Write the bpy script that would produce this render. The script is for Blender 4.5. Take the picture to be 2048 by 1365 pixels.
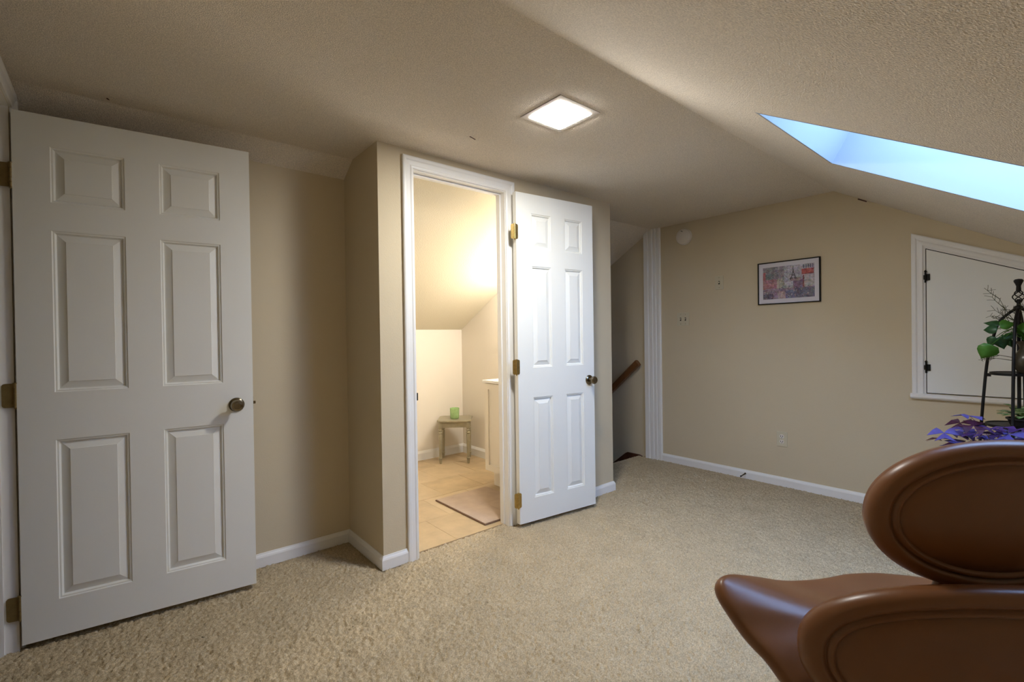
import bpy, bmesh, math, random
import numpy as np
from mathutils import Vector, Matrix
PI = math.pi; R = math.radians
rnd = random.Random(7)
for o in list(bpy.data.objects): bpy.data.objects.remove(o)
SC = bpy.context.scene; COL = SC.collection

# ------------------------------------------------------------ camera, sky, exposure
CAMZ = 1.1614
def make_camera():
    cd = bpy.data.cameras.new('camera'); cam = bpy.data.objects.new('camera', cd); COL.objects.link(cam)
    cd.sensor_width = 36; cd.lens = 945.23 / 2048 * 36; cd.clip_start = .02
    yaw, pit, ro = R(-39.909), R(-.441), R(-.802)
    fw = Vector((-math.sin(yaw)*math.cos(pit), math.cos(yaw)*math.cos(pit), math.sin(pit)))
    rt = Vector((math.cos(yaw), math.sin(yaw), 0)); up = rt.cross(fw)
    r2 = rt*math.cos(ro) + up*math.sin(ro); u2 = -rt*math.sin(ro) + up*math.cos(ro)
    m = Matrix((r2, u2, -fw)).transposed().to_4x4(); m.translation = (0, 0, CAMZ)
    cam.matrix_world = m; SC.camera = cam
make_camera()
SKY = 10.5; LED_W = 118; BATH_W = 84
wd = bpy.data.worlds.new('sky'); SC.world = wd; wd.use_nodes = True
bg = wd.node_tree.nodes['Background']; bg.inputs[0].default_value = (.325, .535, 1.0, 1); bg.inputs[1].default_value = SKY
vs = SC.view_settings; vs.view_transform = 'Standard'; vs.look = 'None'; vs.gamma = 1; vs.use_curve_mapping = False
vs.exposure = 0.76

# ------------------------------------------------------------ materials
def s2l(c): return tuple(((v/255+.055)/1.055)**2.4 if v/255 > .04045 else v/255/12.92 for v in c) + (1,)
def mat(name, rgb, rough=.6, metal=0, spec=.5, coat=0, var=0, vscale=6, bumps=(), trans=0, ior=1.45, emis=None, es=0, rvar=0, sheen=0, speck=None):
    """bumps: (scale, strength, distance) noise layers"""
    m = bpy.data.materials.new(name); m.use_nodes = True; nt = m.node_tree; N = nt.nodes; L = nt.links
    b = N['Principled BSDF']; c = s2l(rgb) if max(rgb) > 1 else tuple(rgb)+(1,)
    b.inputs['Base Color'].default_value = c; b.inputs['Roughness'].default_value = rough; b.inputs['Metallic'].default_value = metal
    b.inputs['Specular IOR Level'].default_value = spec; b.inputs['Coat Weight'].default_value = coat; b.inputs['Coat Roughness'].default_value = .25
    b.inputs['Transmission Weight'].default_value = trans; b.inputs['IOR'].default_value = ior; b.inputs['Sheen Weight'].default_value = sheen
    if emis: b.inputs['Emission Color'].default_value = tuple(emis)+(1,); b.inputs['Emission Strength'].default_value = es
    tc = N.new('ShaderNodeTexCoord')
    def noise(sc, det=3, ro=.55):
        n = N.new('ShaderNodeTexNoise'); n.inputs['Scale'].default_value = sc; n.inputs['Detail'].default_value = det; n.inputs['Roughness'].default_value = ro
        L.new(tc.outputs['Object'], n.inputs['Vector']); return n
    if var:
        n = noise(vscale, 4); rp = N.new('ShaderNodeMapRange'); rp.inputs['From Min'].default_value = .3; rp.inputs['From Max'].default_value = .7
        rp.inputs['To Min'].default_value = 1-var; rp.inputs['To Max'].default_value = 1+var; L.new(n.outputs['Fac'], rp.inputs['Value'])
        mx = N.new('ShaderNodeVectorMath'); mx.operation = 'SCALE'; mx.inputs[0].default_value = c[:3]; L.new(rp.outputs[0], mx.inputs['Scale']); L.new(mx.outputs[0], b.inputs['Base Color'])
    if speck:
        n = noise(speck[0], 3, .6); rp = N.new('ShaderNodeMapRange'); rp.inputs['From Min'].default_value = .35; rp.inputs['From Max'].default_value = .65
        rp.inputs['To Min'].default_value = 1-speck[1]; rp.inputs['To Max'].default_value = 1+speck[1]*.4; L.new(n.outputs['Fac'], rp.inputs['Value'])
        m2 = N.new('ShaderNodeVectorMath'); m2.operation = 'SCALE'; L.new(mx.outputs[0], m2.inputs[0]); L.new(rp.outputs[0], m2.inputs['Scale']); L.new(m2.outputs[0], b.inputs['Base Color'])
    if rvar:
        n = noise(vscale*2, 3); rp = N.new('ShaderNodeMapRange'); rp.inputs['To Min'].default_value = rough-rvar; rp.inputs['To Max'].default_value = rough+rvar
        L.new(n.outputs['Fac'], rp.inputs['Value']); L.new(rp.outputs[0], b.inputs['Roughness'])
    prev = None
    for sc, st, di in bumps:
        n = noise(sc, 2); bp = N.new('ShaderNodeBump'); bp.inputs['Strength'].default_value = st; bp.inputs['Distance'].default_value = di
        L.new(n.outputs['Fac'], bp.inputs['Height'])
        if prev: L.new(prev.outputs[0], bp.inputs['Normal'])
        prev = bp
    if prev: L.new(prev.outputs[0], b.inputs['Normal'])
    return m
WALL = mat('tan_wall_paint', (210, 195, 166), .75, spec=.2, var=.015, vscale=2, bumps=((160, .25, .002), (45, .12, .003)))
BWALL = mat('cream_wall_paint', (238, 230, 217), .7, spec=.25, var=.01, vscale=2, bumps=((160, .2, .002),))
POP = mat('popcorn_ceiling', (240, 229, 214), .95, spec=.1, var=.02, vscale=3, bumps=((250, 1.0, .0042),), speck=(230, .22))
BPOP = mat('bathroom_ceiling_paint', (228, 219, 196), .9, spec=.1, bumps=((150, .5, .004),))
CARPET = mat('beige_carpet', (200, 181, 149), .97, spec=.05, var=.07, vscale=7, bumps=((420, .6, .004),), speck=(190, .30))
WHITE = mat('white_trim_paint', (236, 234, 230), .38, spec=.45, rvar=.04, bumps=((35, .05, .002),))
DOORW = mat('white_door_paint', (236, 236, 230), .42, spec=.4, var=.012, vscale=3, bumps=((220, .08, .001),))
BRASS = mat('aged_brass', (186, 160, 100), .32, metal=1, var=.15, vscale=60)
DULLBRASS = mat('dull_brass', (138, 118, 76), .5, metal=.4, var=.1, vscale=50)
NICKEL = mat('antique_nickel', (128, 118, 100), .22, metal=1)
DARKSLOT = mat('dark_slot', (24, 22, 20), .7)
BLACKM = mat('black_iron', (26, 25, 24), .5, metal=.3, spec=.4, bumps=((120, .3, .001),))
SHAFT = mat('pale_skylight_shaft', (166, 169, 171), .7, spec=.2)
WOODD = mat('dark_stained_wood', (78, 44, 28), .4, spec=.4, var=.25, vscale=14)
OAK = mat('brown_rail_wood', (116, 76, 44), .38, spec=.4, var=.2, vscale=18)
TILEM = [mat('travertine_tile_a', (184, 160, 124), .4, var=.15, vscale=7), mat('travertine_tile_b', (176, 151, 114), .42, var=.17, vscale=6), mat('travertine_tile_c', (190, 167, 132), .4, var=.08, vscale=9)]
GROUT = mat('tile_grout', (168, 146, 114), .9)
LEATHER = mat('brown_leather', (110, 70, 40), .35, spec=.42, coat=.1, var=.10, vscale=5, rvar=.05, bumps=((330, .10, .001), (12, .06, .004)))
WELT = mat('dark_leather_piping', (72, 42, 26), .38, spec=.5)
STEEL = mat('polished_aluminium', (190, 190, 190), .2, metal=1)
PLASTW = mat('ivory_plastic', (206, 196, 170), .4)
PLASTD = mat('white_plastic', (226, 218, 208), .5)
CREAM = mat('cream_cabinet_paint', (238, 230, 214), .4)
COUNTER = mat('white_counter', (250, 247, 240), .2)
CHAMP = mat('champagne_painted_wood', (160, 152, 128), .35, metal=.25, var=.12, vscale=25)
RUGM = mat('beige_quilted_cotton', (184, 164, 146), .95, spec=.05, var=.07, vscale=12, bumps=((260, .5, .003),))
RUGE = mat('brown_rug_binding', (120, 92, 72), .9)
GREENG = mat('green_glass', (190, 226, 158), .18, trans=.3, var=.15, vscale=40)
WAX = mat('green_wax', (176, 212, 144), .5)
LEAF = mat('dark_green_leaf', (44, 82, 46), .35, spec=.5, var=.2, vscale=30)
LEAF2 = mat('bright_green_leaf', (68, 118, 36), .38, var=.2, vscale=30)
TWIG = mat('olive_twig', (62, 66, 40), .6)
OX = [mat('violet_oxalis_leaf', (84, 74, 142), .5, var=.15, vscale=25), mat('plum_oxalis_leaf', (66, 22, 48), .5, var=.2, vscale=25), mat('purple_oxalis_leaf', (72, 44, 104), .5, var=.2, vscale=25)]
OXSTEM = mat('pale_mauve_stem', (140, 110, 110), .5)
VASEM = mat('dark_bronze_glazed_vase', (66, 58, 44), .25, var=.3, vscale=18)
DPOT = mat('black_plastic_pot', (30, 26, 26), .5)
BLUEP = None
SOIL = mat('potting_soil', (48, 36, 28), .95, bumps=((90, .8, .01),))
TERRA = mat('brown_ceramic_pot', (92, 60, 44), .4)
def two_tone(name, ca, cb, scale, thr=.5, rough=.4, wave=False):
    m = mat(name, ca, rough); nt = m.node_tree; N = nt.nodes; L = nt.links; b = N['Principled BSDF']
    tc = N.new('ShaderNodeTexCoord'); n = N.new('ShaderNodeTexNoise'); n.inputs['Scale'].default_value = scale; n.inputs['Detail'].default_value = 2
    L.new(tc.outputs['Object'], n.inputs['Vector']); cr = N.new('ShaderNodeValToRGB')
    cr.color_ramp.elements[0].position = thr-.04; cr.color_ramp.elements[1].position = thr+.04
    cr.color_ramp.elements[0].color = s2l(ca); cr.color_ramp.elements[1].color = s2l(cb)
    L.new(n.outputs['Fac'], cr.inputs[0]); L.new(cr.outputs[0], b.inputs['Base Color']); return m
VARI = two_tone('variegated_leaf', (84, 122, 60), (190, 204, 150), 45)
BLUEP = two_tone('blue_and_white_glaze', (196, 206, 220), (70, 104, 150), 30, .56)

def emit_mat(name, rgb, strength):
    m = bpy.data.materials.new(name); m.use_nodes = True; nt = m.node_tree; nt.nodes.clear()
    e = nt.nodes.new('ShaderNodeEmission'); e.inputs[0].default_value = tuple(rgb)+(1,); e.inputs[1].default_value = strength
    o = nt.nodes.new('ShaderNodeOutputMaterial'); nt.links.new(e.outputs[0], o.inputs[0]); return m

# ------------------------------------------------------------ helpers
def link(name, me, m, parent=None):
    o = bpy.data.objects.new(name, me); COL.objects.link(o)
    if m is not None:
        for q in (m if isinstance(m, (list, tuple)) else [m]): me.materials.append(q)
    if parent is not None: o.parent = parent
    return o
def obj(name, bm, m, parent=None, smooth=False, auto=None):
    bmesh.ops.recalc_face_normals(bm, faces=bm.faces[:])
    me = bpy.data.meshes.new(name); bm.to_mesh(me); bm.free()
    if smooth:
        for p in me.polygons: p.use_smooth = True
        if auto: me.set_sharp_from_angle(angle=R(auto))
    return link(name, me, m, parent)
def tag(o, label=None, cat=None, group=None, kind=None):
    if label: o['label'] = label
    if cat: o['category'] = cat
    if group: o['group'] = group
    if kind: o['kind'] = kind
    return o
def thing(name, label, cat, loc=(0, 0, 0), rz=0, group=None, kind=None):
    o = bpy.data.objects.new(name, None); COL.objects.link(o); o.location = loc; o.rotation_euler = (0, 0, rz); o.empty_display_size = .1
    return tag(o, label, cat, group, kind)
def box(bm, x0, x1, y0, y1, z0, z1, M=None, bev=0):
    ret = bmesh.ops.create_cube(bm, size=1)['verts']
    for v in ret:
        v.co = Vector(((x0+x1)/2+v.co.x*(x1-x0), (y0+y1)/2+v.co.y*(y1-y0), (z0+z1)/2+v.co.z*(z1-z0)))
    if bev:
        es = set(e for v in ret for e in v.link_edges)
        r = bmesh.ops.bevel(bm, geom=list(es), offset=bev, segments=2, affect='EDGES', profile=.5)
        ret = list(set(ret) | set(r['verts'])); ret = [v for v in ret if v.is_valid]
    if M is not None:
        for v in ret: v.co = M @ v.co
    return ret
def BM(): return bmesh.new()
def prism(bm, pts, f0, f1, fn):
    """pts: 2D polygon; fn(a,b,t)->3D"""
    lo = [bm.verts.new(fn(a, b, f0)) for a, b in pts]; hi = [bm.verts.new(fn(a, b, f1)) for a, b in pts]
    bm.faces.new(lo); bm.faces.new(hi[::-1]); n = len(pts)
    for i in range(n): bm.faces.new((lo[i], lo[(i+1) % n], hi[(i+1) % n], hi[i]))
def tube(bm, pts, r, n=8, caps=True, M=None):
    pts = [Vector(p) for p in pts]; rs = r if isinstance(r, (list, tuple)) else [r]*len(pts); rings = []
    up = None
    for i, p in enumerate(pts):
        t = (pts[min(i+1, len(pts)-1)] - pts[max(i-1, 0)]).normalized()
        if up is None: up = t.orthogonal().normalized()
        a = (up - t*up.dot(t)); a = a.normalized() if a.length > 1e-5 else t.orthogonal().normalized(); up = a; b = t.cross(a)
        ring = []
        for k in range(n):
            an = 2*PI*k/n; co = p + (a*math.cos(an)+b*math.sin(an))*rs[i]
            ring.append(bm.verts.new(M @ co if M is not None else co))
        rings.append(ring)
    for A, B in zip(rings, rings[1:]):
        for k in range(n): bm.faces.new((A[k], A[(k+1) % n], B[(k+1) % n], B[k]))
    if caps: bm.faces.new(rings[0][::-1]); bm.faces.new(rings[-1])
def lathe(bm, prof, n=24, M=None, closed=False):
    """prof: (radius, height)"""
    rings = []
    for rr, z in prof:
        rings.append([bm.verts.new((M @ Vector((rr*math.cos(2*PI*k/n), rr*math.sin(2*PI*k/n), z))) if M is not None else (rr*math.cos(2*PI*k/n), rr*math.sin(2*PI*k/n), z)) for k in range(n)])
    pr = list(zip(rings, rings[1:])) + ([(rings[-1], rings[0])] if closed else [])
    for A, B in pr:
        for k in range(n): bm.faces.new((A[k], A[(k+1) % n], B[(k+1) % n], B[k]))
    if not closed:
        if prof[0][0] > 1e-6: bm.faces.new(rings[0][::-1])
        if prof[-1][0] > 1e-6: bm.faces.new(rings[-1])
    bmesh.ops.remove_doubles(bm, verts=bm.verts[:], dist=1e-6)
def offset_path(path, w, closed=False):
    P = [Vector(p) for p in path]; n = len(P); out = []
    for i in range(n):
        a = P[i]-P[i-1] if (i > 0 or closed) else None
        b = P[(i+1) % n]-P[i] if (i < n-1 or closed) else None
        na = Vector((-a.y, a.x)).normalized() if a is not None else None
        nb = Vector((-b.y, b.x)).normalized() if b is not None else None
        if na is None: out.append(P[i]+nb*w)
        elif nb is None: out.append(P[i]+na*w)
        else:
            m = (na+nb).normalized(); out.append(P[i]+m*(w/max(.2, m.dot(na))))
    return out
def sweep(bm, path, prof, fn, closed=False):
    """prof: closed polygon of (offset to the left, height)"""
    rings = []
    offs = [offset_path(path, w, closed) for w, h in prof]
    n = len(path)
    for i in range(n): rings.append([bm.verts.new(fn(offs[j][i].x, offs[j][i].y, prof[j][1])) for j in range(len(prof))])
    pairs = list(zip(rings, rings[1:])) + ([(rings[-1], rings[0])] if closed else [])
    m = len(prof)
    for A, B in pairs:
        for k in range(m): bm.faces.new((A[k], A[(k+1) % m], B[(k+1) % m], B[k]))
    if not closed: bm.faces.new(rings[0][::-1]); bm.faces.new(rings[-1])
def struct(name, bm, m, **k): return tag(obj(name, bm, m, **k), kind='structure')

# ------------------------------------------------------------ dimensions
H = 2.16; XL = -.30; XB = 3.889; YC = 2.2546; XC0 = 1.0189; XC1 = 2.8648; YK = 2.707; YR = 1.0973; YLC = 2.574; TH = R(30.11); TT = math.tan(TH)
YF = -.58                       # wall behind the camera, under the skylight slope
DOX0, DOX1, DOH = 1.220, 1.842, 2.055    # bathroom door opening
BWI = 2.335                      # inner face of the bathroom front wall
BX, BY, BK = 2.698, 4.0255, 1.246
def zr(y): return H-max(0, YR-y)*TT
def zl(y): return H-max(0, y-YLC)*TT
A3 = lambda x, y, z: (x, y, z)

# ------------------------------------------------------------ floor (carpet) with real pile relief where it is seen
def carpet():
    x0, x1, y0, y1 = XL-.11, XB, -.62, 2.735
    st = .0062
    vx0, vx1, vy0, vy1 = XL-.11, XB, .46, 2.735
    nx = int((vx1-vx0)/st); ny = int((vy1-vy0)/st)
    xs = np.linspace(vx0, vx1, nx+1); ys = np.linspace(vy0, vy1, ny+1)
    g = np.random.default_rng(3)
    X, Y = np.meshgrid(xs, ys)
    jx = g.uniform(-.0022, .0022, X.shape); jy = g.uniform(-.0022, .0022, X.shape)
    Z = g.uniform(-.0135, .0010, X.shape)
    c = g.normal(0, 1, (X.shape[0]//3+2, X.shape[1]//3+2)); c = np.kron(c, np.ones((3, 3)))[:X.shape[0], :X.shape[1]]
    Z += -.0022*np.abs(c)
    jx[:, 0] = jx[:, -1] = 0; jy[0] = jy[-1] = 0
    V = np.stack([X+jx, Y+jy, Z], -1).reshape(-1, 3)
    idx = np.arange((nx+1)*(ny+1)).reshape(ny+1, nx+1)
    F = np.stack([idx[:-1, :-1], idx[:-1, 1:], idx[1:, 1:], idx[1:, :-1]], -1).reshape(-1, 4)
    # leave out what lies under the closet box and behind it
    cx = V[F[:, 0], 0]; cy = V[F[:, 0], 1]
    keep = ~((cx > XC0+.02) & (cx < XC1-.02) & (cy > 2.300)) & ~((cx < 1.1) & (cy > 2.72))
    F = F[keep]
    extra = np.array([[x0, y0, -.004], [x1, y0, -.004], [x1, vy0+.002, -.004], [x0, vy0+.002, -.004]])
    V = np.vstack([V, extra]); n = len(V)
    F = np.vstack([F, [[n-4, n-3, n-2, n-1]]])
    me = bpy.data.meshes.new('floor'); me.vertices.add(len(V)); me.vertices.foreach_set('co', V.astype('f').ravel())
    me.loops.add(F.size); me.loops.foreach_set('vertex_index', F.astype('i').ravel())
    me.polygons.add(len(F)); me.polygons.foreach_set('loop_start', np.arange(0, F.size, 4, dtype='i'))
    me.polygons.foreach_set('use_smooth', np.ones(len(F), dtype=bool))
    me.update(calc_edges=True); me.validate()
    return tag(link('floor', me, CARPET), 'beige textured carpet', kind='structure')
carpet()
bm = BM(); box(bm, -1.3, 4.0, -.72, 2.30, -.12, -.022); box(bm, -1.3, XC0+.1, 2.30, 2.85, -.12, -.022); box(bm, XC1-.1, 4.0, 2.30, 2.71, -.12, -.022); box(bm, -1.2, XL-.1, 1.5, 2.75, -.03, -.004)
struct('floor_base', bm, WOODD)

# ------------------------------------------------------------ walls
T = .12
bm = BM()   # gable wall with the picture, runs on into the stairwell
prism(bm, [(YF-.1, -2.4), (4.75, -2.4), (4.75, zl(4.75)+.05), (YLC, H+.05), (YR, H+.05), (YF-.1, zr(YF-.1)+.05)], XB, XB+T, lambda a, b, t: (t, a, b))
struct('wall_right', bm, WALL)
bm = BM()   # left gable wall with the doorway to the camera's left
fl = lambda a, b, t: (t, a, b)
DY0, DY1, DH = 1.77, 2.584, 2.062
prism(bm, [(YF-.1, -.02), (DY0, -.02), (DY0, H+.05), (YR, H+.05), (YF-.1, zr(YF-.1)+.05)], XL-T, XL, fl)
prism(bm, [(DY1, -.02), (YK+.1, -.02), (YK+.1, zl(YK+.1)+.04), (YLC, H+.05), (DY1, zl(DY1)+.04)][:3]+[(DY1, zl(DY1)+.05)], XL-T, XL, fl)
prism(bm, [(DY0, DH), (DY1, DH), (DY1, zl(DY1)+.05), (YLC, H+.05), (DY0, H+.05)], XL-T, XL, fl)
struct('wall_left', bm, WALL)
bm = BM(); box(bm, XL-T, XC0+.06, YK, YK+T, -.02, zl(YK)+.05); struct('wall_back', bm, WALL)
bm = BM(); box(bm, XL-T, XB+T, YF-T, YF, -.02, zr(YF)+.05); struct('wall_front', bm, WALL)
bm = BM()   # hallway closing the doorway
box(bm, -1.35, -1.25, 1.45, 2.85, -.02, 2.3); box(bm, -1.25, XL-T, 1.45, 1.55, -.02, 2.3); box(bm, -1.25, XL-T, 2.75, 2.85, -.02, 2.3); box(bm, -1.25, XL-T, 1.55, 2.75, 2.2, 2.3)
struct('wall_hall', bm, WALL)
bm = BM()   # closet / bathroom box: front wall with the door opening, two sides
box(bm, XC0, DOX0-.018, YC, BWI, -.02, H+.02); box(bm, DOX1+.018, XC1, YC, BWI, -.02, H+.02); box(bm, DOX0-.018, DOX1+.018, YC, BWI, DOH+.018, H+.02)
prism(bm, [(BWI, -.02), (YK, -.02), (YK, zl(YK)+.05), (YLC, H+.04), (BWI, H+.02)], XC0, XC0+.1, fl)
prism(bm, [(BWI, -2.4), (4.75, -2.4), (4.75, zl(4.75)+.05), (YLC, H+.04), (BWI, H+.02)], XC1-.06, XC1, fl)
o = struct('wall_closet', bm, WALL)
bm = BM()   # bathroom lining
box(bm, XC0+.1, XC0+.12, BWI, BY, -.02, 2.2); box(bm, BX, XC1-.06, BWI, BY+.1, -.02, 2.2); box(bm, XC0+.1, XC1-.06, BY, BY+.1, -.02, BK+.05)
box(bm, XC0+.12, DOX0-.018, BWI, BWI+.006, 0, 2.17); box(bm, DOX1+.018, BX, BWI, BWI+.006, 0, 2.17); box(bm, DOX0-.018, DOX1+.018, BWI, BWI+.006, DOH+.018, 2.17)
struct('wall_bathroom', bm, BWALL)
bm = BM(); yb = 2.307; k = (H-BK)/(BY-yb)
prism(bm, [(yb+.03, H), (BY+.1, BK-.1*k), (BY+.1, BK-.1*k+.06), (yb+.03, H+.06)], XC0+.11, XC1-.05, fl)
struct('ceiling_bathroom', bm, BPOP)
bm = BM(); box(bm, XC1-.06, XB+T, 4.65, 4.75, -2.4, zl(4.65)+.05); struct('wall_stairwell', bm, WALL)
bm = BM(); box(bm, XC1-.06, XB+T, 2.705, 4.75, -2.5, -2.4); struct('floor_downstairs', bm, CARPET)
bm = BM(); box(bm, XC1-.06, XB+T, 2.60, 2.68, -2.4, -.12); struct('wall_understair', bm, WALL)

# ------------------------------------------------------------ ceiling (flat + two slopes) with the skylight opening
SX0, SX1, SY0, SY1 = 1.757, 2.532, .719, -.30
SD = Vector((0, -math.cos(TH), -math.sin(TH))); SN = Vector((0, -math.sin(TH), math.cos(TH)))
def sl(x, s, n=0):  # s: distance down the slope from the crease; n: up out of the room
    return Vector((x, YR, H)) + SD*s + SN*n
bm = BM(); xa, xb = XL-T, XB+T
def slabq(bm, c):
    lo = [bm.verts.new(p) for p in c[:4]]; hi = [bm.verts.new(p) for p in c[4:]]
    bm.faces.new(lo); bm.faces.new(hi[::-1])
    for i in range(4): bm.faces.new((lo[i], lo[(i+1) % 4], hi[(i+1) % 4], hi[i]))
box(bm, xa, xb, YR, YLC, H, H+.1)
def lsl(x, s, n=0): return Vector((x, YLC, H)) + Vector((0, math.cos(TH), -math.sin(TH)))*s + Vector((0, math.sin(TH), math.cos(TH)))*n
slabq(bm, [lsl(xa, 0), lsl(xb, 0), lsl(xb, 2.6), lsl(xa, 2.6), Vector((xa, YLC, H+.1)), Vector((xb, YLC, H+.1)), lsl(xb, 2.6, .1), lsl(xa, 2.6, .1)])
s0 = (YR-SY0)/math.cos(TH); s1 = (YR-SY1)/math.cos(TH); s2 = (YR-YF+.12)/math.cos(TH)
G_ = .012
for (x0_, x1_, a, b) in ((xa, SX0-G_, 0, s2), (SX1+G_, xb, 0, s2), (SX0-G_, SX1+G_, 0, s0-G_), (SX0-G_, SX1+G_, s1+G_, s2)):
    slabq(bm, [sl(x0_, a), sl(x1_, a), sl(x1_, b), sl(x0_, b), sl(x0_, a, .1), sl(x1_, a, .1), sl(x1_, b, .1), sl(x0_, b, .1)])
struct('ceiling', bm, POP)
# nicks and stains in the ceiling texture
for i, (x, y, l, a) in enumerate(((-.012, 2.539, .016, 1.2), (1.378, 1.932, .045, .3))):
    bm = BM(); box(bm, -l/2, l/2, -.003, .003, -.0015, .002, Matrix.Rotation(a, 4, 'Z')); o = obj('ceiling_nick', bm, WOODD); o.location = (x, y, H)
    tag(o, ('small brown nick in the flat ceiling above the left door', 'thin dark scratch in the ceiling between the light panel and the bathroom doorway')[i], 'ceiling mark')
bm = BM(); box(bm, -.004, 0, -.028, .028, -.004, .003, Matrix.Rotation(-TH*-1, 4, 'X')); o = obj('ceiling_nick', bm, WOODD); o.location = (XB-.0005, .93, zr(.93)-.006); tag(o, 'short dark crack along the top of the right wall, right of the roof peak', 'ceiling mark')
# skylight: shaft lining, frame, glass
sk = thing('window_1', None, None, kind='structure')
DP = .36
for (xa_, xb_, a, b) in ((SX0-.012, SX0, s0-.012, s1+.012), (SX1, SX1+.012, s0-.012, s1+.012), (SX0, SX1, s0-.012, s0), (SX0, SX1, s1, s1+.012)):
    bm = BM(); slabq(bm, [sl(xa_, a, .0), sl(xb_, a, .0), sl(xb_, b, .0), sl(xa_, b, .0), sl(xa_, a, DP), sl(xb_, a, DP), sl(xb_, b, DP), sl(xa_, b, DP)])
    obj('shaft_board', bm, SHAFT, sk)
bm = BM(); W_ = .045
for (xa_, xb_, a, b) in ((SX0, SX0+W_, s0, s1), (SX1-W_, SX1, s0, s1), (SX0+W_, SX1-W_, s0, s0+W_), (SX0+W_, SX1-W_, s1-W_, s1)):
    slabq(bm, [sl(xa_, a, DP-.03), sl(xb_, a, DP-.03), sl(xb_, b, DP-.03), sl(xa_, b, DP-.03), sl(xa_, a, DP+.03), sl(xb_, a, DP+.03), sl(xb_, b, DP+.03), sl(xa_, b, DP+.03)])
obj('sash_frame', bm, WHITE, sk)
gm = bpy.data.materials.new('clear_glass'); gm.use_nodes = True; nt = gm.node_tree; nt.nodes.clear()
g1 = nt.nodes.new('ShaderNodeBsdfTransparent'); g1.inputs[0].default_value = (.93, .95, .95, 1); g2 = nt.nodes.new('ShaderNodeBsdfGlossy'); g2.inputs['Roughness'].default_value = .02
mx = nt.nodes.new('ShaderNodeMixShader'); mx.inputs[0].default_value = .05; oo = nt.nodes.new('ShaderNodeOutputMaterial')
nt.links.new(g1.outputs[0], mx.inputs[1]); nt.links.new(g2.outputs[0], mx.inputs[2]); nt.links.new(mx.outputs[0], oo.inputs[0])
bm = BM(); a, b, c, e = SX0+.04, SX1-.04, s0+.04, s1-.04
slabq(bm, [sl(a, c, DP), sl(b, c, DP), sl(b, e, DP), sl(a, e, DP), sl(a, c, DP+.006), sl(b, c, DP+.006), sl(b, e, DP+.006), sl(a, e, DP+.006)]); obj('glass_pane', bm, gm, sk)

# ------------------------------------------------------------ baseboards
BBP = [(0, .0), (.013, .0), (.013, .050), (.010, .058), (.006, .064), (.004, .070), (0, .070)]
def baseboard(name, path, prof=BBP, m=WHITE, z=-.006):
    bm = BM(); sweep(bm, path, prof, lambda x, y, h: (x, y, h+z)); return struct(name, bm, m)
baseboard('baseboard_left', [(XC0, BWI+.3), (XC0, YK), (XL+.02, YK)][::-1] and [(XC0, YC), (XC0, YK), (XL, YK)][::1] if False else [(1.157, YC), (XC0, YC), (XC0, YK), (XL, YK)][::-1] if False else [(XL, YK), (XC0, YK), (XC0, YC), (1.157, YC)], prof=[(-w, h) for w, h in BBP])
baseboard('baseboard_middle', [(1.93, YC), (XC1, YC), (XC1, 2.70)], prof=[(-w, h) for w, h in BBP])
baseboard('baseboard_right', [(XB, YF), (XB, 2.478)])
baseboard('baseboard_front', [(XL, YF), (XB, YF)])
baseboard('baseboard_side', [(XL, 1.70), (XL, YF)])
BB2 = [(0, 0), (.013, 0), (.013, .066), (.008, .078), (.004, .088), (0, .088)]
baseboard('baseboard_bathroom', [(BX, 2.97), (BX, BY), (XC0+.12, BY), (XC0+.12, BWI)], prof=BB2, z=0)

# ------------------------------------------------------------ casings
CP = [(0, 0), (0, .008), (.006, .011), (.014, .012), (.019, .009), (.040, .013), (.046, .017), (.058, .018), (.064, .015), (.064, 0)]
def casing(name, path, fn, prof=CP, m=WHITE): bm = BM(); sweep(bm, path, prof, fn); return struct(name, bm, m)
# bathroom door casing on the closet front wall (faces -Y)
casing('trim_1', [(DOX0-.004, -.01), (DOX0-.004, DOH+.004), (DOX1+.004, DOH+.004), (DOX1+.004, -.01)], lambda a, b, d: (a, YC-d, b))
bm = BM()  # jamb lining and stop
box(bm, DOX0-.018, DOX0, YC, BWI+.006, -.01, DOH+.018); box(bm, DOX1, DOX1+.018, YC, BWI+.006, -.01, DOH+.018); box(bm, DOX0, DOX1, YC, BWI+.006, DOH, DOH+.018)
box(bm, DOX0, DOX0+.010, YC+.04, YC+.072, -.01, DOH); box(bm, DOX1-.010, DOX1, YC+.04, YC+.072, -.01, DOH); box(bm, DOX0+.01, DOX1-.01, YC+.04, YC+.072, DOH-.010, DOH)
struct('trim_2', bm, WHITE)
# left doorway: casing on wall x = XL (faces +X), jamb
casing('trim_3', [(DY1+.022, -.01), (DY1+.022, DH+.004), (DY0-.004, DH+.004), (DY0-.004, -.01)], lambda a, b, d: (XL+d, a, b), prof=[(-w, h) for w, h in CP])
bm = BM(); box(bm, XL-T, XL, DY1-.0005, DY1+.002, -.01, DH+.002); box(bm, XL-T, XL, DY0-.002, DY0, -.01, DH); box(bm, XL-T, XL, DY0, DY1, DH-.002, DH+.0)
box(bm, XL-.072, XL-.040, DY1-.012, DY1, -.01, DH); box(bm, XL-.072, XL-.040, DY0, DY0+.012, -.01, DH); box(bm, XL-.072, XL-.040, DY0+.012, DY1-.012, DH-.012, DH)
struct('trim_4', bm, WHITE)
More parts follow.
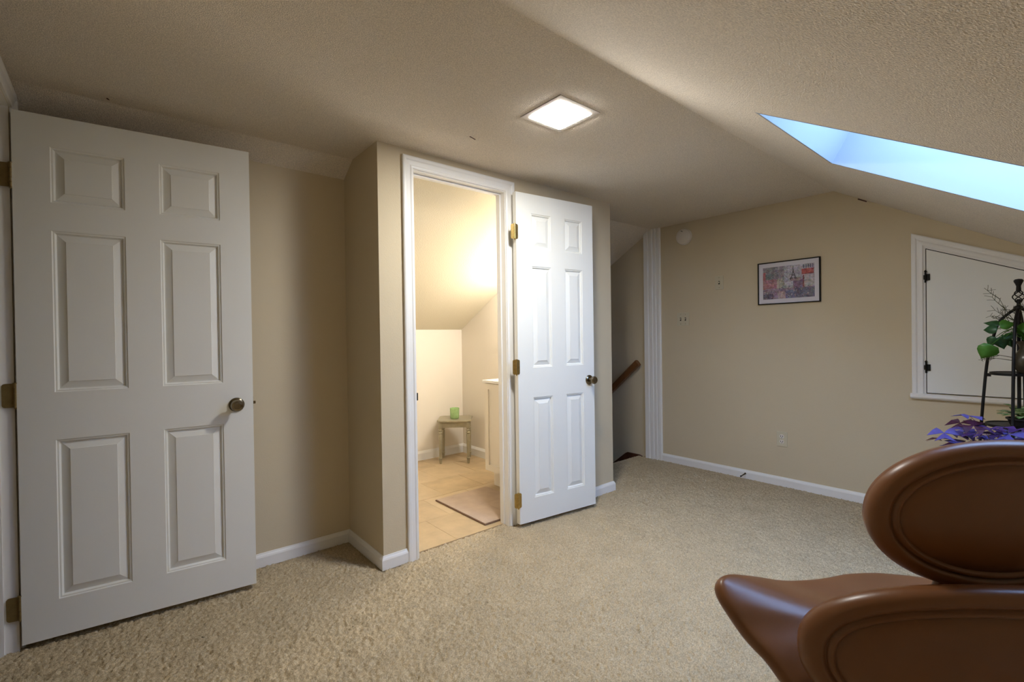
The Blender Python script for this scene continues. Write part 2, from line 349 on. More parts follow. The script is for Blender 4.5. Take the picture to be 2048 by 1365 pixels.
# flat fluted post trim on the gable wall where the stair opening starts
bm = BM(); y0, y1, y2 = 2.478, 2.590, 2.648
seg = [(2.478, .010), (2.486, .018), (2.512, .020), (2.520, .012), (2.528, .020), (2.548, .021), (2.556, .013), (2.564, .022), (2.592, .024), (2.600, .016), (2.608, .026), (2.648, .028)]
for (ya, da), (yb_, db) in zip(seg, seg[1:]):
    lo = [(XB, ya, -.01), (XB-da, ya, -.01), (XB-db, yb_, -.01), (XB, yb_, -.01)]; hi = [(x, y, zl(y)) for x, y, z in lo]
    slabq(bm, [Vector(p) for p in lo+hi])
struct('trim_5', bm, WHITE)

# ------------------------------------------------------------ attic access hatch in the gable wall
OUT = [(.606, .775), (.606, 1.681), (-.15, 1.681-.756*.44), (-.15, .775)]
fB = lambda a, b, d: (XB-d, a, b)
def poly_off(p, w): return [(v.x, v.y) for v in offset_path(p, w, True)]
hatch = thing('door_3', None, None, kind='structure')
bm = BM(); p = poly_off(OUT, .0048); ccw = p; prism(bm, ccw, .0, .012, fB); obj('door_panel', bm, DOORW, hatch)
bm = BM(); prism(bm, OUT[::-1][::-1], -.004, .0015, fB); obj('shadow_gap', bm, DARKSLOT, hatch)
bm = BM(); CP2 = [(0, 0), (0, .010), (.008, .012), (.014, .018), (.030, .017), (.040, .013), (.048, .018), (.062, .019), (.068, .016), (.068, 0)]
sweep(bm, [(.606, .765), (.606, 1.681), (-.15, 1.681-.756*.44), (-.15, .765)], [(-w, h) for w, h in CP2], fB); obj('door_casing', bm, WHITE, hatch)
bm = BM(); sweep(bm, [(.680, .772), (-.24, .772)], [(0, 0), (0, .030), (-.006, .036), (-.022, .036), (-.030, .030), (-.034, .018), (-.034, 0)] if False else [(0, 0), (0, .030), (.006, .036), (.022, .036), (.030, .030), (.034, .018), (.034, 0)], lambda a, b, d: (XB-d, a, .772-(b-.772) if b > .772 else b)); obj('sill', bm, WHITE, hatch)
for z in (1.500, .937):
    hg = BM(); box(hg, XB-.018, XB-.012, .584, .604, z-.020, z+.020); box(hg, XB-.020, XB-.0115, .604, .614, z-.014, z+.014); tube(hg, [(XB-.022, .604, z-.034), (XB-.022, .604, z+.034)], .005, 8); lathe(hg, [(.001, -.008), (.008, 0), (.001, .008)], 8, Matrix.Translation((XB-.022, .604, z+.037)))
    obj('hinge', hg, BLACKM, hatch)

# ------------------------------------------------------------ six-panel doors
def six_panel(root, W, panels_u, thick, zb=.018, zt=2.047, mirror=1):
    """local: u along x from the hinge, visible face at y=0, back face y=+thick"""
    zs = [(.163, .786), (.972, 1.602), (1.711, 1.928)]
    (a0, a1), (b0, b1) = panels_u
    bm = BM(); d = .013
    xs = [0, a0, a1, b0, b1, W]; zz = [zb, zs[0][0], zs[0][1], zs[1][0], zs[1][1], zs[2][0], zs[2][1], zt]
    for face in (0, 1):
        Y = (lambda q: q) if face == 0 else (lambda q: thick-q)
        grid = {}
        def gv(i, j):
            if (i, j) not in grid: grid[(i, j)] = bm.verts.new((xs[i], Y(0), zz[j]))
            return grid[(i, j)]
        for i in range(5):
            for j in range(7):
                hole = i in (1, 3) and j in (1, 3, 5)
                if not hole: bm.faces.new((gv(i, j), gv(i+1, j), gv(i+1, j+1), gv(i, j+1)))
                else:
                    prev = [gv(i, j), gv(i+1, j), gv(i+1, j+1), gv(i, j+1)]
                    for ins, dep in ((.003, .0035), (.008, .004), (.013, d)):
                        x0_, x1_, z0_, z1_ = xs[i]+ins, xs[i+1]-ins, zz[j]+ins, zz[j+1]-ins
                        cur = [bm.verts.new(q) for q in ((x0_, Y(dep), z0_), (x1_, Y(dep), z0_), (x1_, Y(dep), z1_), (x0_, Y(dep), z1_))]
                        for k in range(4): bm.faces.new((prev[k], prev[(k+1) % 4], cur[(k+1) % 4], cur[k]))
                        prev = cur
                    bm.faces.new(prev)
    # edges
    for (x, z0_, z1_) in ((0, zb, zt), (W, zb, zt)):
        bm.faces.new([bm.verts.new(q) for q in ((x, 0, z0_), (x, thick, z0_), (x, thick, z1_), (x, 0, z1_))])
    for z in (zb, zt): bm.faces.new([bm.verts.new(q) for q in ((0, 0, z), (W, 0, z), (W, thick, z), (0, thick, z))])
    bmesh.ops.remove_doubles(bm, verts=bm.verts[:], dist=1e-5)
    obj('door_leaf', bm, DOORW, root)
    for (u0, u1) in panels_u:
        for (z0_, z1_) in zs:
            bm = BM()
            for face in (0, 1):
                Y = (lambda q: q) if face == 0 else (lambda q: thick-q)
                r0 = [bm.verts.new(q) for q in ((u0+.0132, Y(d-.0006), z0_+.0132), (u1-.0132, Y(d-.0006), z0_+.0132), (u1-.0132, Y(d-.0006), z1_-.0132), (u0+.0132, Y(d-.0006), z1_-.0132))]
                pr = r0
                for ins, dep in ((.016, .0118), (.040, .0035), (.041, .0018)):
                    cur = [bm.verts.new(q) for q in ((u0+ins, Y(dep), z0_+ins), (u1-ins, Y(dep), z0_+ins), (u1-ins, Y(dep), z1_-ins), (u0+ins, Y(dep), z1_-ins))]
                    for k in range(4): bm.faces.new((pr[k], pr[(k+1) % 4], cur[(k+1) % 4], cur[k]))
                    pr = cur
                bm.faces.new(pr)
            obj('panel', bm, DOORW, root)
def knob(root, u, z, thick, bothsides=True):
    k = None
    for side in ((1, -1) if bothsides else (1,)):
        M = Matrix.Translation((u, 0 if side > 0 else thick, z)) @ Matrix.Rotation(PI/2*side, 4, 'X')
        bm = BM(); lathe(bm, [(.0325, .0005), (.0325, .003), (.029, .007), (.018, .0095), (.012, .011)], 28, M); r_ = obj('knob_rose', bm, NICKEL, root, smooth=True, auto=50)
        bm = BM(); lathe(bm, [(.0115, .010), (.010, .026), (.013, .032), (.022, .036), (.0265, .044), (.0262, .052), (.022, .0585), (.014, .0605), (.0135, .059), (.007, .0585), (0.0, .0585)], 28, M); obj('knob', bm, NICKEL, root, smooth=True, auto=35)
def hinge_leaf_pair(root, p, ax, la, lb, m, h=.09, w=.030):
    """p hinge pin centre, la / lb directions of the two leaves (unit vectors in root space)"""
    hr = None
    bm = BM()
    for s in range(5): tube(bm, [p+Vector((0, 0, -h/2+s*h/5+.0006)), p+Vector((0, 0, -h/2+(s+1)*h/5-.0006))], .0055, 12)
    tube(bm, [p+Vector((0, 0, h/2)), p+Vector((0, 0, h/2+.003))], .007, 12); tube(bm, [p-Vector((0, 0, h/2)), p-Vector((0, 0, h/2+.007))], [.0055, .002], 12)
    for d, nn in (la, lb):
        d = Vector(d).normalized(); nn = Vector(nn).normalized(); t = .0022
        o_ = p + nn*0.0; pts = []
        r = .010
        for (cx, cz, a0) in ((w-r, h/2-r, 0), (w-r, -h/2+r, -90)):
            for q in range(5):
                an = R(a0 + (90 - q*22.5) if a0 == 0 else a0 + 90 - q*22.5) if a0 == 0 else R(0 - q*22.5)
                pts.append((cx+r*math.cos(an), cz+r*math.sin(an)))
        poly = [(0, h/2)] + pts + [(0, -h/2)]
        prism(bm, poly, -t/2, t/2, lambda a, b, tt: o_ + d*a + Vector((0, 0, b)) + nn*tt)
    h_ = obj('hinge', bm, m, root)
    for d, nn in (la, lb):
        d = Vector(d).normalized(); nn = Vector(nn).normalized()
        for a, b in ((.012, .030), (.021, 0), (.012, -.030)):
            bm = BM(); c = p + d*a + Vector((0, 0, b)) + nn*.0008; rot = nn.to_track_quat('Z', 'Y').to_matrix().to_4x4(); lathe(bm, [(.0032, 0), (.0028, .0008), (0, .0008)], 8, Matrix.Translation(c) @ rot); obj('screw', bm, m, h_)
# left door
AN = R(5.80); dl = thing('door_1', None, None, (-.2926, 2.5673, 0), -AN, kind='structure')
six_panel(dl, .785, ((.105, .330), (.445, .665)), .035)
knob(dl, .717, .868, .035)
bm = BM(); box(bm, .785, .7862, .008, .028, .842, .900); tube(bm, [(.785, .018, .871), (.796, .018, .871)], .007, 12); obj('latch', bm, NICKEL, dl)
for z in (1.800, .968, .160):
    hinge_leaf_pair(dl, Vector((-.004, .004, z)), None, ((-1, .10, 0), (-.10, -1, 0)), ((0, 1, 0), (-1, 0, 0)), DULLBRASS, w=.038)
# bathroom door, folded right back against the closet wall
AN2 = R(6.27); db = thing('door_2', None, None, (1.868, 2.1794, 0), -AN2, kind='structure')
six_panel(db, .6266, ((.113, .267), (.378, .530)), .035)
knob(db, .580, .868, .035)
bm = BM(); box(bm, .6266, .6278, .008, .028, .842, .900); obj('latch', bm, NICKEL, db)
for z in (1.803, .980, .167):
    hinge_leaf_pair(db, Vector((-.013, -.004, z)), None, ((-.8, .6, 0), (-.6, -.8, 0)), ((1, .05, 0), (0, -1, 0)), BRASS, w=.024)
# strike plate on the left jamb
bm = BM(); box(bm, DOX0-.0005, DOX0+.0022, YC+.006, YC+.036, .822, .880, bev=.0008); box(bm, DOX0-.0005, DOX0+.0085, YC+.001, YC+.0062, .832, .872, bev=.0008); o = obj('strike_plate', bm, BLACKM); tag(o, 'dark metal strike plate on the left jamb of the bathroom doorway', 'strike plate')

# ------------------------------------------------------------ LED ceiling panel
lp = thing('ceiling_light', 'square flush white LED panel glowing in the flat ceiling', 'light', (1.545, 1.488, H))
bm = BM(); sweep(bm, [(-.1, -.1), (.1, -.1), (.1, .1), (-.1, .1)], [(0, -.0045), (-.026, -.0025), (-.0262, 0), (0, 0)], A3, closed=True); obj('frame', bm, PLASTD, lp)
bm = BM(); pts = []
for cx, cy, a0 in ((.088, .088, 0), (-.088, .088, 90), (-.088, -.088, 180), (.088, -.088, 270)):
    for q in range(6): pts.append((cx+.012*math.cos(R(a0+q*18)), cy+.012*math.sin(R(a0+q*18))))
prism(bm, pts, -.0060, -.002, A3); obj('diffuser', bm, emit_mat('led_light', (1.0, .98, .925), LED_W), lp)
bm = BM(); box(bm, -.1278, -.1262, -.127, .127, -.0008, -.0002); box(bm, -.1262, .1262, .1262, .1278, -.0008, -.0002); obj('shadow_gap', bm, DARKSLOT, lp)

# ------------------------------------------------------------ bathroom floor tiles
fb = thing('floor_bathroom', None, None, kind='structure')
bm = BM(); box(bm, XC0+.1, BX+.05, 2.30, BY+.05, -.1, -.010); obj('grout_bed', bm, GROUT, fb)
row = 0; y = 2.30
ys = [2.30, 2.66, 3.02, 3.38, 3.74, BY+.0]
for j, (ya, yb2) in enumerate(zip(ys, ys[1:])):
    off = 0 if j in (1, 3) else .18
    x = 2.03-.36*3+off
    while x < BX:
        xa2, xb2 = max(x, XC0+.12), min(x+.36, BX)
        if xb2-xa2 > .03:
            bm = BM(); dz = rnd.uniform(-.0006, .0006)
            box(bm, xa2+.0006, xb2-.0006, ya+.0006, yb2-.0006, -.010, 0+dz, bev=.0008)
            obj('tile', bm, TILEM[rnd.randrange(3)], fb)
        x += .36
# ------------------------------------------------------------ bathroom contents
rug = thing('bath_mat', 'beige quilted bath mat with a narrow brown edge inside the bathroom doorway', 'bath mat', (1.723, 2.344, 0))
bm = BM(); box(bm, .003, .457, .003, .597, .0005, .009, bev=.002); obj('underside', bm, RUGE, rug)
bm = BM()
for i in range(2):
    for j in range(2):
        x0_, x1_, y0_, y1_ = .008+i*.222, .008+(i+1)*.222, .008+j*.292, .008+(j+1)*.292
        n = 10; vv = {}
        for a in range(n+1):
            for b in range(n+1):
                u, v = a/n, b/n; hgt = .0115+.005*(1-(2*u-1)**6)*(1-(2*v-1)**6)
                vv[a, b] = bm.verts.new((x0_+(x1_-x0_)*u, y0_+(y1_-y0_)*v, hgt))
        for a in range(n):
            for b in range(n): bm.faces.new((vv[a, b], vv[a+1, b], vv[a+1, b+1], vv[a, b+1]))
obj('quilted_top', bm, RUGM, rug, smooth=True)
# stool
st = thing('side_table', 'small champagne painted side table with turned legs in the bathroom corner', 'side table', (2.452, 3.79, 0), R(-38))
bm = BM(); a, b, c = .158, .146, .030; pts = [(-a+c, -b), (a-c, -b), (a, -b+c), (a, b-c), (a-c, b), (-a+c, b), (-a, b-c), (-a, -b+c)]
def oct_ring(s): return [(x*s, y*s) for x, y in pts]
lv = [(0.965, .385), (1.0, .390), (1.0, .399), (.985, .404)]
rg = [[bm.verts.new((x, y, z)) for x, y in oct_ring(s)] for s, z in lv]
for A_, B_ in zip(rg, rg[1:]):
    for k in range(8): bm.faces.new((A_[k], A_[(k+1) % 8], B_[(k+1) % 8], B_[k]))
bm.faces.new(rg[0][::-1]); bm.faces.new(rg[-1]); obj('table_top', bm, CHAMP, st)
bm = BM()
for (x0_, x1_, y0_, y1_) in ((-.12, .12, -.124, -.112), (-.12, .12, .112, .124), (-.136, -.124, -.108, .108), (.124, .136, -.108, .108)): box(bm, x0_, x1_, y0_, y1_, .335, .3855)
obj('apron', bm, CHAMP, st)
for sx in (-1, 1):
    for sy in (-1, 1):
        bm = BM(); cx, cy = sx*.128, sy*.114
        box(bm, cx-.014, cx+.014, cy-.014, cy+.014, .325, .385, bev=.002)
        lathe(bm, [(.008, .0), (.011, .006), (.013, .030), (.014, .046), (.018, .050), (.018, .056), (.012, .060), (.013, .075), (.0155, .20), (.0165, .268), (.012, .276), (.018, .282), (.018, .290), (.012, .296), (.017, .306), (.017, .314), (.012, .320), (.014, .328)], 14, Matrix.Translation((cx, cy, 0)))
        obj('leg', bm, CHAMP, st, smooth=True, auto=40)
cd = thing('candle_glass', 'green glass candle tumbler standing on the small side table', 'candle', (2.432, 3.765, .4045))
bm = BM(); lathe(bm, [(0, 0), (.036, 0), (.041, .004), (.043, .05), (.044, .098), (.0425, .099), (.041, .098), (.040, .05), (.037, .012), (0, .010)], 28); obj('glass', bm, GREENG, cd, smooth=True, auto=50)
bm = BM(); lathe(bm, [(0, .0105), (.0365, .0125), (.0395, .05), (.0398, .078), (0, .076)], 24); w = obj('wax', bm, WAX, cd, smooth=True, auto=50)
bm = BM(); tube(bm, [(0, 0, .075), (.001, 0, .088)], .001, 6); obj('wick', bm, DARKSLOT, w)
# vanity
va = thing('vanity_cabinet', 'cream shaker bathroom vanity cabinet with white top, seen past the door jamb', 'vanity', (2.205, 2.41, 0))
bm = BM(); box(bm, 0, .490, 0, .55, .13, .813); obj('body', bm, CREAM, va)
bm = BM(); box(bm, .064, .490, .0, .546, 0, .13); obj('toe_kick', bm, CREAM, va)
for (y0_, y1_) in ((.275, .548), (.002, .273)):
    dr = BM(); z0_, z1_ = .135, .808; w_ = .045
    box(dr, -.018, 0, y0_, y0_+w_, z0_, z1_); box(dr, -.018, 0, y1_-w_, y1_, z0_, z1_); box(dr, -.018, 0, y0_+w_, y1_-w_, z0_, z0_+w_); box(dr, -.018, 0, y0_+w_, y1_-w_, z1_-w_, z1_); box(dr, -.008, 0, y0_+w_, y1_-w_, z0_+w_, z1_-w_)
    d_ = obj('cabinet_door', dr, CREAM, va)
    kb = BM(); yk = y0_+.02 if y0_ > .2 else y1_-.02; lathe(kb, [(.005, 0), (.004, .012), (.012, .018), (.010, .024), (0, .026)], 14, Matrix.Translation((-.018, yk, .60)) @ Matrix.Rotation(-PI/2, 4, 'Y')); obj('cabinet_knob', kb, NICKEL, d_, smooth=True)
bm = BM(); box(bm, -.030, .490, -.03, .565, .8132, .8335, bev=.003); box(bm, .475, .490, -.03, .565, .8335, .91); obj('counter_top', bm, COUNTER, va)
# vanity lamp on the bathroom side wall (hidden behind the jamb, it is the room's light)
vl = thing('wall_light', 'vanity wall lamp with three globes above the cabinet', 'light', (BX, 2.86, 1.68))
bm = BM(); box(bm, -.02, 0, -.20, .20, -.035, .035, bev=.004); obj('back_plate', bm, NICKEL, vl)
for yy in (-.15, 0, .15):
    bm = BM(); lathe(bm, [(0, -.045), (.02, -.040), (.038, -.022), (.045, 0), (.038, .022), (.02, .040), (0, .045)], 20, Matrix.Translation((-.085, yy, 0))); obj('globe', bm, emit_mat('warm_globe', (1.0, .965, .90), BATH_W), vl, smooth=True)
    bm = BM(); tube(bm, [(-.02, yy, 0), (-.045, yy, 0)], .018, 12); obj('holder', bm, NICKEL, vl)

# ------------------------------------------------------------ stairs, skirt, handrail
bm = BM(); sk_s = .82
prism(bm, [(2.70, -.35), (2.70, -.006), (2.732, .004), (2.873, .004), (2.90, -.012), (4.6, -.012-1.70*sk_s), (4.6, -.35-1.70*sk_s)], XB-.014, XB, fl); struct('trim_6', bm, WOODD)
sc = thing('staircase', 'carpeted stairs going down behind the closet corner', 'staircase', (0, 0, 0)); 
for i in range(8):
    bm = BM(); y0_ = 2.735+i*.235; z = -.19*(i+1); box(bm, XC1+.003, XB-.016, y0_-.02, y0_+.235, z-.04, z, bev=.008); obj('tread', bm, CARPET, sc)
    bm = BM(); box(bm, XC1+.003, XB-.016, y0_-.035, y0_-.0205, z, z+.15); obj('riser', bm, WOODD, sc)
bm = BM(); box(bm, XC1+.003, XB-.016, 2.698, 2.735, -.045, -.001, bev=.010); obj('tread', bm, CARPET, sc)
hr = thing('handrail', 'brown wooden handrail sloping down the stairwell wall', 'handrail', (XB, 2.70, .905))
sp = -.89; dirv = Vector((0, 1, sp)).normalized(); nrm = Vector((0, -sp, 1)).normalized()*1
bm = BM(); prof = [(-.022, -.030), (.022, -.030), (.024, -.006), (.026, .012), (.018, .026), (0, .030), (-.018, .026), (-.026, .012), (-.024, -.006)]
rings = []
for s in (0, 2.3): rings.append([bm.verts.new(Vector((-.062+a, 0, 0)) + dirv*s + nrm*b) for a, b in prof])
for k in range(9): bm.faces.new((rings[0][k], rings[0][(k+1) % 9], rings[1][(k+1) % 9], rings[1][k]))
bm.faces.new(rings[0][::-1]); bm.faces.new(rings[1]); obj('rail', bm, OAK, hr)
for s in (.5, 1.7):
    bm = BM(); c = dirv*s; tube(bm, [c+Vector((0, 0, -.07)), c+Vector((-.04, 0, -.07)), c+Vector((-.060, 0, -.028))], .007, 8); obj('bracket', bm, DULLBRASS, hr)

# ------------------------------------------------------------ things on the gable wall
sd = thing('smoke_detector', 'round white smoke detector high on the wall beside the stair trim', 'smoke detector', (XB, 2.237, 2.033))
M = Matrix.Rotation(-PI/2, 4, 'Y')
bm = BM(); lathe(bm, [(.072, 0), (.073, .006), (.070, .010), (.069, .012), (.069, .026), (.064, .034), (.050, .038), (0, .039)], 40, M); obj('cover', bm, PLASTD, sd, smooth=True, auto=30)
bm = BM(); box(bm, -.0393, -.036, .018, .036, .036, .041, Matrix.Rotation(.5, 4, 'X')); obj('test_slot', bm, DARKSLOT, sd)
bm = BM(); 
for k in range(24):
    a = 2*PI*k/24; lathe(bm, [(.0022, 0), (.0022, .0006), (0, .0006)], 6, Matrix.Translation((-.0375, .052*math.cos(a), .052*math.sin(a))) @ M)
tag(obj('vent_holes', bm, PLASTW, sd), kind='stuff')
def plate(name, label, cat, y, z, w, h, toggles, kind):
    t = thing(name, label, cat, (XB, y, z))
    bm = BM(); box(bm, -.006, 0, -w/2, w/2, -h/2, h/2, bev=.0025); obj('cover_plate', bm, PLASTW, t)
    for ty in toggles:
        if kind == 'switch':
            bm = BM(); box(bm, -.0068, -.0055, ty-.006, ty+.006, -.014, .014); s_ = obj('switch_slot', bm, DARKSLOT, t)
            bm = BM(); box(bm, -.018, -.006, ty-.0035, ty+.0035, -.005, .005, Matrix.Translation((0, 0, .006)) @ Matrix.Rotation(R(-20), 4, 'Y')); obj('toggle', bm, PLASTW, t)
        else:
            for zz_ in (-.020, .020):
                bm = BM(); lathe(bm, [(.0165, .0055), (.0165, .0075), (.015, .0085), (0, .0085)], 20, Matrix.Translation((0, 0, zz_)) @ M); s_ = obj('socket_face', bm, PLASTD, t)
                bm = BM(); box(bm, -.0092, -.0080, -.0085, -.0050, zz_-.002, zz_+.008); box(bm, -.0092, -.0080, .0050, .0085, zz_-.002, zz_+.008); lathe(bm, [(.003, .008), (.003, .009), (0, .009)], 8, Matrix.Translation((0, 0, zz_-.008)) @ M); obj('socket_slot', bm, DARKSLOT, s_)
    for zz_ in ((-.042, .042) if kind == 'switch' else (0,)):
        for ty in toggles: bm = BM(); lathe(bm, [(.0025, .006), (.002, .0066), (0, .0066)], 8, Matrix.Translation((0, ty, zz_)) @ M); obj('screw', bm, NICKEL, t)
    return t
plate('light_switch', 'ivory single light switch plate on the wall to the left of the picture', 'light switch', 1.925, 1.596, .072, .116, (0,), 'switch')
plate('light_switch', 'ivory double light switch plate below the smoke detector', 'light switch', 2.258, 1.303, .116, .116, (-.023, .023), 'switch')
plate('power_outlet', 'ivory duplex power outlet low on the wall below the picture', 'outlet', 1.448, .355, .075, .115, (0,), 'outlet')
ds = thing('door_stop', 'small metal spring door stop sticking out of the right baseboard', 'door stop', (XB-.013, 1.722, .035))
bm = BM(); pts = [(-.070*i/60, .0045*math.cos(i*1.25), .0045*math.sin(i*1.25)-.006*(i/60)) for i in range(61)]; tube(bm, pts, .0012, 5); lathe(bm, [(.008, 0), (.007, .004), (0, .004)], 12, M); obj('spring', bm, NICKEL, ds)
bm = BM(); lathe(bm, [(.006, 0), (.0065, .010), (0, .011)], 12, Matrix.Translation((-.070, 0, -.006)) @ M); obj('tip', bm, DPOT, ds)
# picture: cafe street print
pc = thing('framed_picture', 'framed watercolour print of a red awning cafe street with a lattice tower', 'picture', (XB, 1.394, 1.550), 0)
PW, PH = .428, .322
bm = BM(); prof = [(0, .004), (0, .018), (-.003, .020), (-.007, .018), (-.007, 0), (-.002, 0)]
sweep(bm, [(-PW/2+.006, -PH/2+.006), (PW/2-.006, -PH/2+.006), (PW/2-.006, PH/2-.006), (-PW/2+.006, PH/2-.006)], prof, lambda a, b, d: (-d, a, b), closed=True); obj('frame', bm, BLACKM, pc)
bm = BM(); box(bm, -.010, -.002, -PW/2+.005, PW/2-.005, -PH/2+.005, PH/2-.005); obj('mat_board', bm, mat('pale_mount', (216, 212, 220), .45), pc)
def art():
    g = np.random.default_rng(11); W, Hh = 148, 104
    img = np.zeros((Hh, W, 3)); yy, xx = np.mgrid[0:Hh, 0:W]; u = xx/W; v = 1-yy/Hh   # v up, u left->right seen from the room
    def nz(s, amp=1):
        h, w = int(Hh/s)+3, int(W/s)+3; a = g.normal(0, 1, (h, w)); fy, fx = yy/s, xx/s; iy, ix = fy.astype(int), fx.astype(int); ty, tx = fy-iy, fx-ix
        return amp*(a[iy, ix]*(1-ty)*(1-tx)+a[iy+1, ix]*ty*(1-tx)+a[iy, ix+1]*(1-ty)*tx+a[iy+1, ix+1]*ty*tx)
    def put(mask, c, al=1.0): img[mask] = img[mask]*(1-al)+np.array(c)*al
    img[:] = (176, 170, 178)
    put(v > .55, (186, 180, 192)); put((u < .45) & (v > .5), (150, 140, 146)); put((u < .3) & (v > .62), (126, 124, 130)); put((u < .22) & (v > .45) & (v < .8), (104, 122, 122))
    put((u < .05) & (v > .25) & (v < .85), (178, 78, 84)); put((u < .28) & (v > .33) & (v < .62), (176, 112, 118)); put((u > .28) & (u < .38) & (v > .3) & (v < .62), (180, 176, 150))
    put((u > .38) & (u < .46) & (v > .25) & (v < .66), (150, 158, 146)); put((u > .42) & (u < .62) & (v > .4), (186, 184, 196)); put((u > .8) & (v > .3), (176, 168, 172))
    put(v < .32, (140, 118, 138)); put((v < .25) & (u > .45) & (u < .66), (104, 108, 148)); put((v < .30) & (u > .62), (84, 82, 104)); put((v < .18) & (u < .2), (82, 74, 90)); put((u > .3) & (u < .45) & (v < .22), (176, 150, 148))
    put((u > .6) & (u < .8) & (v > .3) & (v < .55), (112, 78, 108)); put((u > .55) & (u < .75) & (v > .52) & (v < .62), (160, 128, 128))
    put((u > .76) & (u < .985) & (v > .70) & (v < .86), (172, 48, 44)); put((u > .76) & (u < .985) & (v > .70) & (v < .73), (140, 34, 36)); put((u > .90) & (v > .45) & (v < .68), (178, 176, 176)); put((u > .78) & (u < .81) & (v > .3) & (v < .68), (120, 50, 58))
    for k in range(5): put((u > .79+.042*k) & (u < .81+.042*k) & (v > .875) & (v < .985), (70, 68, 96))
    put((u > .78) & (v > .925) & (v < .935), (90, 88, 110))
    n1 = nz(3, 16); n2 = nz(7, 14); n3 = nz(1.6, 15)
    img += (n1+n2+n3)[..., None]; img += np.stack([nz(5, 9), nz(5, 6), nz(5, 11)], -1)
    # branches and bunting marks
    put((np.abs(np.sin(u*60+nz(6, 2))) > .93) & (v > .5) & (u < .6), (110, 96, 110), .6)
    # tower
    tc = .60; wv = np.where(v > .62, .007+.9*(np.clip(.99-v, 0, 1))**3.1, .09)
    d_ = np.abs(u-tc); hw = .006+.055*np.clip((.97-v)/.37, 0, 1)**2.4
    put((v > .56) & (v < .985) & (d_ < hw) & (d_ > hw-.016), (52, 44, 48)); put((v > .78) & (v < .985) & (d_ < hw), (52, 44, 48)); put((np.abs(v-.70) < .012) & (d_ < hw+.004), (60, 50, 52)); put((v > .59) & (v < .63) & (d_ < hw+.012) & (d_ > .012), (60, 54, 56))
    # table umbrellas and people blobs
    for k in range(70):
        cu, cv = g.uniform(.02, .98), g.uniform(.03, .36); rr = g.uniform(.008, .024); c = [(206, 188, 184), (70, 62, 84), (150, 96, 112), (196, 172, 160), (88, 90, 132), (120, 70, 82)][g.integers(6)]
        put(((u-cu)/.75)**2+(v-cv)**2 < rr**2, c, .7)
    img = img*.74+np.array((168, 160, 174))*.26
    img = np.clip(img, 20, 235)/255; lin = np.where(img > .04045, ((img+.055)/1.055)**2.4, img/12.92)
    return lin
img = art(); Hh, Wd = img.shape[:2]; pw, ph = .355, .245
V = [(-.0105, pw/2-pw*i/Wd, ph/2-ph*j/Hh) for j in range(Hh+1) for i in range(Wd+1)]
F = [(j*(Wd+1)+i, (j+1)*(Wd+1)+i, (j+1)*(Wd+1)+i+1, j*(Wd+1)+i+1) for j in range(Hh) for i in range(Wd)]
me = bpy.data.meshes.new('print'); me.from_pydata(V, [], F); ca = me.color_attributes.new('Col', 'FLOAT_COLOR', 'CORNER')
cols = np.ones((Hh*Wd, 4, 4), 'f'); cols[:, :, :3] = img.reshape(-1, 1, 3); ca.data.foreach_set('color', cols.ravel())
pm = mat('printed_paper', (200, 200, 200), .45); vc = pm.node_tree.nodes.new('ShaderNodeVertexColor'); vc.layer_name = 'Col'; pm.node_tree.links.new(vc.outputs[0], pm.node_tree.nodes['Principled BSDF'].inputs['Base Color'])
link('print', me, pm, pc)

# ------------------------------------------------------------ leather lounge chair (back to the camera)
CF = Vector((math.sin(R(45)), math.cos(R(45)), 0)); CL = Vector((-math.cos(R(45)), math.sin(R(45)), 0))
ch = thing('lounge_chair', 'brown leather swan shaped lounge chair with its back to the camera', 'chair', (1.52, .10, 0), 0)
def P(l, f, z): return Vector((CL.x*l+CF.x*f, CL.y*l+CF.y*f, z))
def catmull(pts, n):
    out = []; m = len(pts)
    for i in range(m-1):
        p0, p1, p2, p3 = pts[max(i-1, 0)], pts[i], pts[i+1], pts[min(i+2, m-1)]
        for k in range(n):
            t = k/n; out.append(tuple(.5*((2*b)+(-a+c)*t+(2*a-5*b+4*c-d)*t*t+(-a+3*b-3*c+d)*t**3) for a, b, c, d in zip(p0, p1, p2, p3)))
    out.append(tuple(pts[-1])); return out
half = [(0, .45, .405), (.10, .435, .405), (.2, .39, .41), (.33, .35, .42), (.45, .30, .455), (.525, .265, .475), (.558, .225, .470), (.556, .183, .435), (.520, .143, .38), (.476, .10, .34), (.445, .068, .30), (.415, .045, .285), (.37, .030, .33), (.31, .005, .42), (.24, -.02, .49), (.12, -.035, .53), (0, -.04, .54)]
hb = catmull(half, 5); loop = [Vector(p) for p in hb] + [Vector((-p[0], p[1], p[2])) for p in hb[-2:0:-1]]; nL = len(loop)
